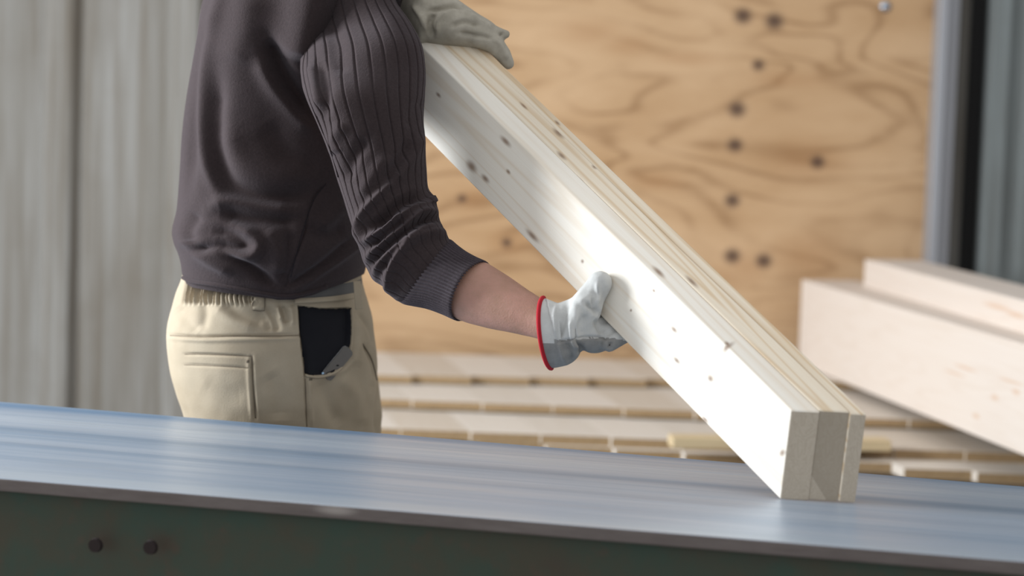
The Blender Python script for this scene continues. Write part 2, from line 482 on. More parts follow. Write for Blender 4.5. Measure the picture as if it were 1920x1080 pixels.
for r, (A, B, z, nm) in enumerate(ROWS):
    th = (0.020, 0.020, 0.022, 0.022)[r]
    wdt = (0.15, 0.165, 0.155, 0.148)[r]; gap = 0.0004
    xs = PY(650, 700, 5.8).x if r < 3 else PZ(1000, 834, z).x - 0.12
    x = xs; i = 0
    while x < 1.45 and i < 14:
        t = (x - A.x)/(B.x - A.x); yf = A.y + (B.y-A.y)*t + random.choice((-0.003, 0.0, 0.0, 0.002, 0.004))
        if r == 3 and x > PZ(1620, 870, z).x: yf -= 0.05
        yb = 6.42 if r == 0 else 6.3
        def corner(xx, yy, zz): return Vector((xx + (A.y-yy)*0.2, yy, zz))
        bm = bmesh.new()
        c = [corner(x+a, b, zz) for zz in (z-th, z) for a, b in ((gap, yf), (wdt-gap, yf), (wdt-gap, yb), (gap, yb))]
        o_ = c[0].copy(); hexa(bm, [q - o_ for q in c]); bevel(bm, 0.0006, 1)
        rot = math.atan2(LD.x, -LD.y)
        me = bm_mesh(bm)
        # local frame: x along the board so that the grain follows it
        Rm = Matrix.Rotation(math.radians(-90)+rot, 4, 'Z'); me.transform(Rm.inverted())
        for p in me.polygons: pass
        o = link('stacked_board', me, [M_stack[random.randrange(3)], M_end], smooth=False)
        o.matrix_world = Matrix.Translation(o_) @ Rm
        for p in me.polygons:
            if p.normal.x > 0.8: p.material_index = 1
        props(o, 'pale sawn board, %s from the left in the %s layer of the stack' % (ordn[i], nm), 'board', 'sawn boards in the low stack behind the table')
        x += wdt; i += 1
# bearers under the stack
for bx, nm in ((5.55, 'front'), (6.25, 'rear')):
    bm = bmesh.new(); box_bm(bm, -0.42, 1.75, bx-0.05, bx+0.05, 0.0, 0.560); bevel(bm, 0.003, 1)
    o = link('timber_bearer', bm_mesh(bm), wood('bearer_'+nm, (0.35, 0.26, 0.17), (0.22, 0.15, 0.09), seed=7), smooth=False)
    props(o, 'thick timber bearer under the %s of the board stack' % nm, 'timber')
# a loose batten lying across
a, b = PZ(1262, 820, 0.632), PZ(1672, 826, 0.632)
y0 = min(a.y, b.y)
bm = bmesh.new()
d = (b-a).normalized(); nrm = Vector((-d.y, d.x, 0))
c = [a, b, b+nrm*0.06, a+nrm*0.06]; z0, z1 = 0.6075, 0.6315
c = [Vector((p.x, p.y, zz)) for zz in (z0, z1) for p in c]; o_ = c[0].copy()
hexa(bm, [q-o_ for q in c]); bevel(bm, 0.0015, 1)
o = link('loose_batten', bm_mesh(bm), wood('yellow_batten', (0.62, 0.49, 0.30), (0.50, 0.36, 0.2), seed=2.2), smooth=False); o.location = o_
props(o, 'short yellowish batten lying crosswise on the third layer of boards behind the planks', 'batten')

# ------------------------------------------------------------------ two thick beams
def beam(name, pFarTL, pNearTL, ztop, zbot, width, seed, label, parm):
    A, B = PZ(pFarTL[0], pFarTL[1], ztop), PZ(pNearTL[0], pNearTL[1], ztop)
    ax = (B-A); ax.z = 0; Ln = ax.length + 0.5; ax.normalize()
    lat = Vector((-ax.y, ax.x, 0)); lat = lat if lat.x > 0 else -lat
    Rm = Matrix((ax, lat, Vector((0, 0, 1)))).transposed()
    if Rm.determinant() < 0: Rm = Matrix((ax, lat, Vector((0, 0, -1)))).transposed()
    M = Rm.to_4x4(); M.translation = Vector((A.x, A.y, zbot))
    sg = 1 if Rm.col[2].z > 0 else -1
    bm = bmesh.new(); h = (ztop-zbot)*sg
    box_bm(bm, 0, Ln, 0, width, min(0, h), max(0, h)); bevel(bm, 0.003, 2)
    inv = M.inverted(); kn = []; st = []
    for (px, py, rx, rz) in parm:
        q = inv @ hit(px, py, A, lat); kn.append((tuple(q), (rx*2.2, 0.03, rz)))
    o = link(name, bm_mesh(bm), wood('spruce_'+name+str(seed), (0.70, 0.62, 0.55), (0.62, 0.51, 0.42), seed=seed, contrast=0.45, streaks=kn, resin=(0.55, 0.3, 0.15)), smooth=False)
    o.matrix_world = M
    props(o, label, 'beam'); return o
beam('glulam_beam', (1503, 524), (1920, 645), 0.885, 0.657, 0.155, 1.3,
     'pale laminated beam lying on the board stack, nearer and lower of the two at right',
     [(1810,690,0.03,0.004),(1905,735,0.01,0.006),(1830,780,0.01,0.006),(1865,745,0.01,0.006),(1790,700,0.03,0.003),(1895,715,0.03,0.003)])
beam('glulam_beam', (1621, 486), (1920, 564), 0.955, 0.657, 0.155, 6.3,
     'pale laminated beam behind and above the nearer beam at right, against the metal wall',
     [(1870,575,0.04,0.006),(1905,590,0.03,0.006)])

# ------------------------------------------------------------------ steel table
ZT = 0.86
tF0, tF1 = PZ(0, 753, ZT), PZ(1920, 912, ZT)
tN0, tN1 = PZ(0, 897, ZT), PZ(1920, 1053, ZT)
def ext(a, b, t): return a + (b-a)*t
F0, F1, N0, N1 = ext(tF0, tF1, -0.35), ext(tF0, tF1, 1.3), ext(tN0, tN1, -0.5), ext(tN0, tN1, 1.4)
tdir = ((F1-F0).normalized() + (N1-N0).normalized()).normalized()
tnrm = Vector((-tdir.y, tdir.x, 0))
table = empty('steel_work_table', (N0.x, N0.y, 0), 'long steel work table with worn bluish top and dark green frame', 'work table')
Rt = Matrix((tdir, tnrm, Vector((0, 0, 1)))).transposed().to_4x4()
def table_part(name, bm, mat, lab=None):
    o = link(name, bm_mesh(bm), mat, smooth=False); o.parent = table
    o.matrix_local = Rt; 
    if lab: o['label'] = lab
    return o
inv = (Matrix.Translation(table.location) @ Rt).inverted()
f0, f1, n0, n1 = [inv @ p for p in (F0, F1, N0, N1)]
k = NT('worn_blue_steel_reflections', 0.3, 0.4)
s1 = k.noise(k.coord((0.5, 18, 1)), 1.6, 4, 0.55, 0.3); s2 = k.noise(k.coord((2, 90, 1)), 1.5, 3, 0.6); s3 = k.noise(k.coord((1.2, 3, 1)), 4, 5, 0.6)
c = k.mix(k.ramp(s1, [(0.36, 0.0), (0.62, 1.0)]), (0.28, 0.35, 0.44), (0.39, 0.44, 0.51))
c = k.mix(k.math('MULTIPLY', k.ramp(s2, [(0.45, 0.0), (0.7, 1.0)]), 0.4), c, (0.20, 0.26, 0.33))
c = k.mix(k.math('MULTIPLY', k.ramp(s3, [(0.55, 0.0), (0.75, 1.0)]), 0.25), c, (0.30, 0.33, 0.36))
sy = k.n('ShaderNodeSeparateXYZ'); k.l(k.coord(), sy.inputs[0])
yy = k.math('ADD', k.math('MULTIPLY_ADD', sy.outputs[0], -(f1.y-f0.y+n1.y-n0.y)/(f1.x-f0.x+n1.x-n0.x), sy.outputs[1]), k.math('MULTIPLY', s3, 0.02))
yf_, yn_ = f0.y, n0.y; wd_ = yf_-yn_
for a_, w_, cc, am in ((0.93, 0.05, (0.10, 0.20, 0.34), 0.75), (0.60, 0.035, (0.15, 0.22, 0.31), 0.55), (0.74, 0.05, (0.50, 0.54, 0.58), 0.4), (0.42, 0.03, (0.20, 0.26, 0.34), 0.35), (0.08, 0.07, (0.50, 0.54, 0.57), 0.5)):  # fixed bands: reflections along the plate, painted into its colour
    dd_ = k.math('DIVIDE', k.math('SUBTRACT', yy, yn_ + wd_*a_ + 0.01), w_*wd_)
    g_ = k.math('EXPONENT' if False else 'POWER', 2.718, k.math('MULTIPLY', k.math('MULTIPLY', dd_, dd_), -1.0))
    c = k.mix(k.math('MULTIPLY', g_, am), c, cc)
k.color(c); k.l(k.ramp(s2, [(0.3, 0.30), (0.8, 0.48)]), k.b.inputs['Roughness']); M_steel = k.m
bm = bmesh.new()
TH = 0.017
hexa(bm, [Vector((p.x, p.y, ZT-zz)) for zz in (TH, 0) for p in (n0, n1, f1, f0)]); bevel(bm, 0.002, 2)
k = NT('grey_plate_edge', 0.5, 0.4); c = k.mix(k.noise(k.coord((4, 4, 30)), 4, 5, 0.7), (0.19, 0.165, 0.155), (0.085, 0.065, 0.06))
scr = inv @ hit(612, 965, N0, tnrm)
k.color(k.mix(k.math('MULTIPLY', k.spots(k.coord(), [(tuple(scr), (0.032, 0.05, 0.007))], 0.8), 0.7), c, (0.42, 0.38, 0.35))); M_edge = k.m
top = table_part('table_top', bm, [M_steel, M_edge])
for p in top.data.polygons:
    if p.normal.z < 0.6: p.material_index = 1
k = NT('green_paint_rusted', 0.55)
r1 = k.noise(k.coord(), 7, 6, 0.65); r2 = k.noise(k.coord((1, 1, 1)), 30, 4, 0.6)
c = k.mix(k.ramp(r1, [(0.42, 0.0), (0.62, 1.0)]), (0.019, 0.042, 0.026), (0.038, 0.035, 0.018))
c = k.mix(k.math('MULTIPLY', k.ramp(r2, [(0.58, 0.0), (0.75, 1.0)]), 0.5), c, (0.07, 0.035, 0.02))
# rust stains round the bolt holes
SY = n0.y + 0.012
holes = [inv @ hit(px, py, N0 + tnrm*0.012, tnrm) for px, py in ((180, 1022), (283, 1026), (1030, 1073), (1410, 1066))]
c = k.mix(k.math('MULTIPLY', k.spots(k.coord(), [(tuple(h), (0.022, 0.05, 0.016)) for h in holes], 2.0), 0.7), c, (0.05, 0.022, 0.012))
k.color(c); k.bump(r2, 0.001, 0.5); M_green = k.m
bm = bmesh.new()
slope = (n1.y-n0.y)/(n1.x-n0.x)
def strip(bm, x0, x1, off, th, z0, z1):
    c = [(x, n0.y + (x-n0.x)*slope + off + o2, z) for z in (z0, z1) for x, o2 in ((x0, 0), (x1, 0), (x1, th), (x0, th))]
    hexa(bm, c)
strip(bm, n0.x+0.02, n1.x-0.02, 0.012, 0.014, ZT-TH-0.26, ZT-TH)
for xx in (0.8, 2.2):
    strip(bm, n0.x+xx, n0.x+xx+0.03, 0.02, 0.012, ZT-TH-0.25, ZT-TH)
bevel(bm, 0.0015, 1)
app = table_part('side_beam', bm, M_green)
for h in holes[:2]:
    bm = bmesh.new()
    bmesh.ops.create_cone(bm, cap_ends=True, segments=20, radius1=0.0095, radius2=0.0085, depth=0.006, matrix=Matrix.Rotation(math.pi/2, 4, 'X'))
    o = link('bolt_head', bm_mesh(bm), plain('rusty_bolt', (0.014, 0.006, 0.005), 0.9), smooth=False); o.parent = table
    o.matrix_local = Rt @ Matrix.Translation(Vector((h.x, h.y-0.002, h.z)))
bm = bmesh.new(); yb = f0.y-0.03
c = [(x, f0.y + (x-f0.x)*(f1.y-f0.y)/(f1.x-f0.x) + o2, z) for z in (ZT-TH-0.2, ZT-TH) for x, o2 in ((f0.x+0.02, -0.03), (f1.x-0.02, -0.03), (f1.x-0.02, -0.016), (f0.x+0.02, -0.016))]
hexa(bm, c); table_part('rear_beam', bm, M_green)
for xx in (0.35, n1.x-n0.x-0.45):
    for yy in (0.03, f0.y-n0.y-0.16):
        bm = bmesh.new(); box_bm(bm, n0.x+xx, n0.x+xx+0.08, n0.y+yy+xx*slope, n0.y+yy+xx*slope+0.08, 0, ZT-TH); bevel(bm, 0.003, 1)
        table_part('leg', bm, M_green)

# ------------------------------------------------------------------ planks in the worker's hands
B0 = PZ(1463, 936, ZT)
d0 = pix(B0)[2]
T0 = P(1484, 769, d0-0.004)
TFAR = P(797, 93, 3.66)
LV = TFAR - T0
B3 = PZ(1607, 944, ZT); T3 = P(1624, 777, pix(B3)[2]-0.004)
WV = ((B3-B0) + (T3-T0))*0.5
PLANKS = [(0.0, 0.379, 0.0), (0.383, 0.785, 0.0025), (0.789, 1.0, 0.001)]
front_n = LV.cross(B0-T0).normalized()
if front_n.dot(FWD) > 0: front_n = -front_n
top_n = WV.cross(LV).normalized()
if top_n.z < 0: top_n = -top_n
Lx = LV.normalized()
def plank(i, s0, s1, back, label, knots_front, knots_top, knots_end):
    Yx = (WV - Lx*WV.dot(Lx)).normalized(); Zx = Lx.cross(Yx)
    o_ = B0 + WV*s0 + Lx*back
    M = Matrix((Lx, Yx, Zx)).transposed().to_4x4(); M.translation = o_
    inv = M.inverted()
    far = LV*1.035 + Lx*(0.02, -0.01, 0.015)[i]
    tv = [B0+WV*s0+Lx*back, B0+WV*s1+Lx*back, B0+WV*s1+far, B0+WV*s0+far]
    hv = T0-B0
    dz = (0.0, 0.0005, -0.0005)[i]
    c = [inv @ p for p in tv] + [inv @ (p+hv*(1+dz*10)) for p in tv]
    bm = bmesh.new(); hexa(bm, c); bevel(bm, 0.0016, 2)
    kn = []; st = []
    for (px, py, rl, rs) in knots_front:
        q = inv @ hit(px, py, B0, front_n); kn.append((tuple(q), (rl, 0.012, rs)))
    for (px, py, rl, rs) in knots_top:
        q = inv @ hit(px, py, T0, top_n); kn.append((tuple(q), (rl, rs, 0.012)))
    for (px, py, r) in knots_end:
        q = inv @ hit(px, py, B0, WV.cross(hv)); kn.append((tuple(q), (0.02, r, r)))
    o = link('pine_plank', bm_mesh(bm), [wood('planed_pine_%d' % i, ((0.85, 0.805, 0.72) if i == 0 else (0.80, 0.72, 0.59)), (0.60, 0.43, 0.25), seed=1.7+i*2.9, contrast=(0.42, 0.9, 1.1)[i], knots=kn, rings=42, rough=0.5),
                                        M_endg2 if i == 1 else M_endg], smooth=False)
    for p in o.data.polygons:
        if p.normal.dot(Vector((-1, 0, 0))) > 0.35 and abs(p.normal.z) < 0.75: p.material_index = 1
    o.matrix_world = M
    props(o, label, 'plank', 'planed planks carried as a bundle'); return o
def end_grain(name, split=None):
    k = NT(name, 0.75, spec=0.2)
    g = k.noise(k.coord((1, 1, 1)), 22, 3, 0.5, 1.2); g2 = k.noise(k.coord((1, 1, 1)), 400, 2, 0.5)
    ph = k.math('MULTIPLY_ADD', k.math('SINE', k.math('MULTIPLY', g, 90.0)), 0.5, 0.5)
    c = k.mix(k.math('MULTIPLY', ph, 0.35), (0.50, 0.43, 0.34), (0.38, 0.31, 0.23)); c = k.mix(k.math('MULTIPLY', g2, 0.3), c, (0.25, 0.20, 0.14))
    if split:      # glued from two pieces, the farther one darker
        y = k.n('ShaderNodeSeparateXYZ'); k.l(k.coord(), y.inputs[0])
        c = k.mix(k.math('MULTIPLY', k.math('GREATER_THAN', y.outputs[1], split), 0.45), c, (0.22, 0.18, 0.13))
    k.color(c); return k.m
M_endg = end_grain('end_grain')
M_endg2 = end_grain('two_piece_end_grain', WV.dot((WV - Lx*WV.dot(Lx)).normalized())*(PLANKS[1][1]-PLANKS[1][0])*0.62)
plank(0, *PLANKS[0], 'planed pine plank with broad white face towards the viewer, nearest of the three carried planks',
      [(822,178,0.006,0.002),(884,312,0.012,0.005),(948,265,0.012,0.003),(910,335,0.009,0.003),(953,322,0.005,0.002),(998,442,0.014,0.003),(1092,490,0.003,0.002),
       (1264,618,0.006,0.0022),(1269,676,0.006,0.002),(1332,710,0.005,0.003),(1226,545,0.003,0.0015),(1467,849,0.004,0.004),(1322,787,0.006,0.002),(1362,652,0.004,0.005),(1183,582,0.002,0.0015)],
      [(1235,510,0.012,0.0035),(1364,645,0.005,0.003)], [(1480,853,0.003),(1492,853,0.002)])
plank(1, *PLANKS[1], 'planed pine plank in the middle of the three carried planks',
      [], [(982,199,0.009,0.002),(1047,250,0.012,0.004),(1053,292,0.010,0.003),(1087,338,0.010,0.003),(1115,313,0.005,0.003),(1297,528,0.012,0.003)], [(1590,857,0.002)])
plank(2, *PLANKS[2], 'thin planed pine plank farthest from the viewer of the three carried planks',
      [], [(1220,420,0.008,0.002),(1045,230,0.006,0.002)], [(1616,862,0.005)])
def front_d(px, py): return pix(hit(px, py, B0, front_n))[2]

# ------------------------------------------------------------------ the worker
DT = 3.87
root = empty('person', Vector((P(520, 600, 3.9).x, P(520, 600, 3.9).y, 0)),
             'person in dark purple-brown jumper, khaki trousers and work gloves tilting planks', 'person')
HB = Vector((0, 1, 0))
def hring(l, r, y, d, hb, tilt=0.0):
    a, b = P(l, y, d), P(r, y, d)
    return ((a+b)*0.5, (b-a)*0.5, Vector((0, hb, -hb*tilt)))

# ---- jumper body
rings = [hring(560, 650, -215, 3.90, 0.055), hring(520, 690, -180, 3.90, 0.07), hring(440, 720, -130, 3.88, 0.12), hring(408, 745, -70, 3.85, 0.18),
         hring(384, 750, 0, 3.85, 0.195), hring(373, 748, 70, 3.855, 0.19), hring(358, 742, 155, 3.865, 0.175), hring(347, 728, 249, DT, 0.165),
         hring(341, 712, 330, DT, 0.165), hring(336, 702, 390, DT, 0.168), hring(327, 698, 430, DT, 0.172), hring(330, 695, 462, DT, 0.174),
         hring(338, 692, 490, DT, 0.168), hring(342, 688, 515, DT, 0.158), hring(344, 685, 540, DT, 0.152), hring(350, 682, 560, DT+.005, 0.146)]
V, Fc = loft(rings, 380, 300, 2.25, warp=0.5)
me = mesh(V, Fc); fix_normals(me)
tor = [
 ([(600,-60),(580,20),(568,75),(560,115)], 30, 0.036),
 ([(502,70),(518,113),(535,145),(560,182),(585,215)], 11, -0.022),
 ([(487,100),(510,156),(545,200),(590,250)], 13, 0.010),
 ([(417,-20),(392,60),(379,140),(377,233),(392,320),(410,365)], 9, 0.010),
 ([(400,20),(372,128),(360,272),(352,360)], 9, -0.008),
 ([(405,130),(401,253),(424,335),(468,365),(530,372),(600,355)], 14, -0.013),
 ([(420,230),(450,300),(520,330),(600,310)], 20, 0.007),
 ([(500,230),(540,290),(600,320)], 16, -0.007),
 ([(390,392),(430,378),(480,385),(550,398)], 10, 0.009),
 ([(412,396),(467,409),(529,414),(560,408)], 10, -0.011),
 ([(440,425),(476,445),(485,465),(465,486),(417,480),(380,462)], 8, 0.010),
 ([(395,432),(430,438),(458,455),(445,466),(400,455)], 8, -0.007),
 ([(350,478),(372,474),(396,470),(437,490),(475,515),(515,548)], 8, -0.013),
 ([(340,440),(352,466),(390,500),(440,530)], 9, 0.006),
 ([(370,400),(352,430),(356,455)], 9, -0.007),
 ([(500,430),(520,470),(525,520)], 11, 0.006),
 ([(545,430),(540,480),(530,540)], 7, -0.006),
 ([(583,400),(560,470),(542,530),(534,556)], 3, -0.004),
 ([(533,552),(570,530),(620,495),(665,450)], 7, -0.008),
 ([(545,556),(600,528),(650,495),(690,460)], 6, 0.006),
 ([(600,430),(630,400),(650,380)], 10, 0.006),
 ([(610,345),(590,372),(575,410)], 2.2, -0.003),
 ([(575,420),(600,440),(650,430)], 10, -0.006),
 ([(470,-10),(460,60),(440,120)], 20, 0.006),
]
sculpt(me, [(p, w_, a_*1.15) for p, w_, a_ in tor])
co, no = arr(me)
# small-scale looseness of the cloth
for i in range(len(co)):
    p = Vector(co[i]); q = noise.fractal(Vector((p.x*7, p.y*7, p.z*5)), 1.0, 2.0, 2)
    co[i] += no[i]*q*0.0035
# the hem: pulled up to show the belt on the far hip
X, Y, D, vv = npix(co)
hx = [300, 342, 362, 404, 467, 521, 550, 590, 612, 640, 683, 760]; hy = [516, 524, 532, 538, 549, 559, 558, 549, 541, 532, 516, 500]
hem = np.interp(X, hx, hy)
# far side keeps its height
near = np.clip(-(no @ np.array(FWD))*3+0.5, 0, 1)
hem = hem*near + (hem-12)*(1-near)
bot = np.interp(X, [330, 510, 690], [556, 575, 567])*near + 545*(1-near)
start = hem - 85
t = np.clip((Y-start)/(bot-start), 0, 1.3)
newY = np.where(Y > start, start + (hem-start)*t, Y)
co += np.array(UPV)[None, :]*(-(newY-Y)/FPX*D)[:, None]
me.vertices.foreach_set('co', co.ravel()); me.update()
jumper = link('jumper', me, M_knit, root)
torso_tree = bvh(me)
hl = draped_line(torso_tree, [(x, y-5) for x, y in zip(hx[1:-3], hy[1:-3])], 0.001, 4)
if len(hl) > 3: link('hem', tube_me(hl, 0.0035), M_knit, jumper)
for pts in ([(611,345),(590,372),(575,410),(560,460),(545,520)],):
    sl = draped_line(torso_tree, pts, 0.0002)
    if len(sl) > 3: link('side_seam', tube_me(sl, 0.0009, 6), M_dark_knit, jumper)

# ---- right sleeve
def sring(L_, R_, d, hb, skew=0.0, dR=0.0):
    a, b = P(L_[0], L_[1], d), P(R_[0], R_[1], d+dR)
    ax = (b-a)*0.5
    tan = UPV.cross(FWD)  # image right
    per = FWD.cross(ax).normalized()     # in the picture plane, across the ring axis
    return ((a+b)*0.5, ax, FWD*hb + per*skew)
SL = [sring((600,-150),(665,-160),3.83,.03,0,-.06), sring((560,-110),(705,-120),3.85,.07,0,-.14), sring((552,-55),(730,-55),3.83,.080,0,-.15), sring((556,0),(744,2),3.80,.083,0,-.14), sring((556,50),(770,45),3.78,.085,0,-.16),
      sring((562,95),(790,85),3.70,.086,0,-.11), sring((564,140),(798,130),3.63,.082,0,-.05), sring((573,185),(797,178),3.565,.076), sring((594,235),(796,225),3.555,.073),
      sring((615,283),(799,272),3.55,.070), sring((630,330),(801,315),3.545,.068), sring((645,375),(803,350),3.54,.066), sring((657,415),(814,368),3.535,.066),
      sring((670,455),(819,385),3.53,.067), sring((683,495),(824,408),3.525,.067), sring((700,525),(829,425),3.52,.066), sring((724,540),(834,438),3.515,.064),
      sring((745,562),(841,449),3.51,.060), sring((757,566),(846,455),3.505,.054)]
NS, NR = 460, 430
V, Fc = loft(SL, NS, NR, 2.05, caps=False, warp=0.45)
me = mesh(V, Fc); fix_normals(me)
slv = [
 ([(800,366),(770,372),(745,385),(716,412),(690,428)], 6.5, -0.016),
 ([(745,330),(715,362),(683,398),(672,425),(678,460)], 6, 0.010),
 ([(752,398),(727,424),(700,444),(684,452)], 5.5, 0.011),
 ([(812,380),(780,384),(760,398),(735,425),(705,450)], 5, 0.006),
 ([(757,408),(722,438),(695,464)], 5, -0.012),
 ([(822,398),(790,398),(762,424),(712,462),(688,487)], 6, 0.011),
 ([(826,410),(788,416),(752,441),(708,476),(692,505)], 5.5, -0.013),
 ([(826,424),(787,430),(746,460),(712,498),(702,520)], 6, 0.011),
 ([(760,450),(735,480),(720,505)], 5, -0.009),
 ([(838,440),(800,441),(766,456),(740,485),(730,520),(742,556)], 7, 0.013),
 ([(815,365),(818,380)], 7, 0.008),
 ([(598,115),(610,165),(608,225)], 9, -0.008),
 ([(585,120),(590,160),(600,200)], 7, 0.006),
 ([(645,230),(628,262),(632,290)], 10, 0.007),
 ([(690,260),(660,300),(650,340)], 9, -0.008),
 ([(730,290),(700,330),(676,370)], 10, 0.006),
 ([(775,265),(745,310),(728,348)], 9, -0.008),
 ([(798,190),(780,205),(765,240)], 8, -0.003),
 ([(620,40),(630,90),(640,140)], 12, -0.006),
 ([(792,250),(770,300),(735,340)], 8, 0.007),
 
]
sculpt(me, slv)
co, no = arr(me)
for i in range(len(co)):
    p = Vector(co[i]); q = noise.fractal(Vector((p.x*11, p.y*11, p.z*9)), 1.0, 2.0, 2); co[i] += no[i]*q*0.0022
me.vertices.foreach_set('co', co.ravel()); me.update()
co, no = arr(me)
# vertical ribs knitted into the sleeve (narrow grooves running down it)
idx = np.arange(len(co)); jj = idx % NS; ii = idx // NS
nr = 27
ph = (angle(jj, NS, 0.45)/(2*math.pi)*nr) % 1.0; dd = np.minimum(ph, 1-ph)*2*math.pi*0.07/nr
gro = np.exp(-(dd/0.0009)**2/2)*0.0026
amp = np.interp(ii/NR, [0, .1, .5, .68, 1], [0.9, 1, 1, .55, .4])
X, Y, D, vv = npix(co)
seamx = np.interp(Y, [-20, 12, 39, 89, 128, 175, 233, 272, 323, 362], [612, 604, 600, 574, 566, 574, 596, 612, 624, 636])
gro *= np.where((Y < 340) & (X < seamx + 3), 0.0, 1.0)
co -= no*(gro*amp)[:, None]
me.vertices.foreach_set('co', co.ravel()); me.update()
sleeve = link('sleeve', me, M_knit, jumper, label='ribbed right sleeve pushed up to the elbow')
strree = bvh(me)
sl = draped_line(strree, [(606,5),(600,45),(576,90),(568,130),(578,180),(600,236),(620,284),(634,332)], 0.0003)
if len(sl) > 3: link('raglan_seam', tube_me(sl, 0.0011, 6), M_knit, jumper)

# ---- ribbed cuff
CU = [sring((742,560),(838,449),3.512,.050), sring((757,569),(846,451),3.505,.056,.002), sring((775,573),(858,461),3.50,.057,.006), sring((800,578),(873,472),3.492,.056,.010),
      sring((828,588),(891,482),3.483,.054,.015), sring((850,598),(909,490),3.475,.053,.020), sring((855,599),(911,492),3.474,.049,.020), sring((845,590),(900,488),3.478,.046,.016), sring((815,570),(875,482),3.49,.043,.01)]
NC, RC = 560, 110
V, Fc = loft(CU, NC, RC, 2.0, caps=False, warp=0.4)
me = mesh(V, Fc); fix_normals(me)
co, no = arr(me); idx = np.arange(len(co)); jj = idx % NC; ii = idx//NC
rib = 0.0011*np.cos(angle(jj, NC, 0.4)*60); rib[ii < 4] = 0
co += no*rib[:, None]
me.vertices.foreach_set('co', co.ravel()); me.update()
link('cuff', me, M_cuff, sleeve, label='finely ribbed grey-purple sleeve cuff')

# ---- left sleeve (raised arm beyond the shoulder)
bm = bmesh.new()
chain(bm, [(P(590,-95,4.03), .085), (P(640,-60,4.14), .075), (P(690,-30,4.16), .066), (P(735,-35,4.02), .058), (P(762,-30,3.93), .050)])
me = remesh(bm, 0.006, 6)
link('sleeve', me, M_knit, jumper, label='left sleeve behind the near shoulder')

# ---- trousers
def tring(l, r, y, d, hb): return hring(l, r, y, d, hb)
TR = [tring(348,674,497,3.885,.128), tring(345,676,510,3.885,.134), tring(340,678,528,3.885,.140), tring(332,684,548,3.885,.146), tring(325,691,570,3.89,.152), tring(318,698,600,3.895,.160), tring(315,702,630,3.90,.168),
      tring(318,705,660,3.905,.172), tring(326,706,700,3.91,.175), tring(336,706,735,3.915,.176), tring(350,702,775,3.92,.172), tring(362,698,815,3.92,.166), tring(375,690,870,3.92,.14), tring(420,640,930,3.92,.08)]
V, Fc = loft(TR, 460, 320, 2.2, warp=0.5)
me = mesh(V, Fc); fix_normals(me)
POCK = [(559,573),(610,579),(657,577),(659,612),(657,645),(649,672),(632,692),(610,702),(588,704),(571,702),(566,660),(561,615)]
co, no = arr(me); X, Y, D, vv = npix(co)
fr = (no @ np.array(FWD)) < 0.1
ins = np.array([fr[i] and 555 < X[i] < 662 and 570 < Y[i] < 707 and inside(X[i], Y[i], POCK) for i in range(len(co))])
co[ins] -= no[ins]*0.009
me.vertices.foreach_set('co', co.ravel()); me.update()
trs = []
random.seed(9)
for k_ in range(17):       # gathers of the elastic waist
    x = 346 + k_*8.2 + random.uniform(-1.5, 1.5)
    trs.append(([(x+5, 520+k_*1.2), (x, 545+k_*1.0), (x-4+k_*0.6, 570)], 1.8, -0.006))
    trs.append(([(x+9, 520+k_*1.2), (x+4, 545+k_*1.0), (x+k_*0.6, 572)], 2.0, 0.004))
trs += [([(330,575),(350,600),(372,622)], 8, -0.004), ([(380,560),(385,590),(378,618)], 7, -0.004), ([(420,565),(450,590),(500,605)], 8, -0.005),
        ([(400,575),(440,600),(480,615)], 7, 0.004), ([(500,575),(515,600),(520,622)], 5, -0.006), ([(530,575),(538,605)], 4, -0.006), ([(520,573),(528,600)],4,0.004), ([(545,572),(550,610)], 4, 0.004), ([(480,585),(500,600),(505,620)], 5, -0.004),
        ([(318,628),(380,631),(450,630),(520,629),(560,628)], 2.2, -0.004), ([(318,634),(380,638),(450,637),(560,635)], 3, 0.0025),
        ([(345,664),(400,665),(470,668)], 1.8, -0.003), ([(345,684),(400,686),(470,690)], 1.8, -0.002),
        ([(472,668),(474,720),(479,784)], 1.8, -0.005), ([(478,668),(481,720),(486,784)], 4, 0.002), ([(466,668),(468,720),(472,784)], 3, 0.002),
        ([(567,640),(573,700),(577,800)], 1.8, -0.004), ([(582,710),(585,800)], 3, 0.003),
        ([(600,710),(620,760),(640,800)], 10, -0.006), ([(630,705),(665,740),(680,800)], 10, 0.005), ([(690,640),(700,690),(698,740)], 6, -0.005),
        ([(680,645),(697,675),(706,716)], 3, -0.005), ([(672,585),(690,615),(702,650)], 3, -0.004), ([(665,600),(672,640),(668,690)], 6, 0.005),
        ([(500,700),(520,740),(525,790)], 14, -0.006), ([(380,720),(420,740),(460,742)], 14, -0.0015), ([(610,704),(645,693),(663,668),(668,630)], 4, 0.003)]
sculpt(me, trs)
co, no = arr(me)
for i in range(len(co)):
    p = Vector(co[i]); q = noise.fractal(Vector((p.x*9, p.y*9, p.z*9)), 1.0, 2.0, 3); co[i] += no[i]*q*0.003
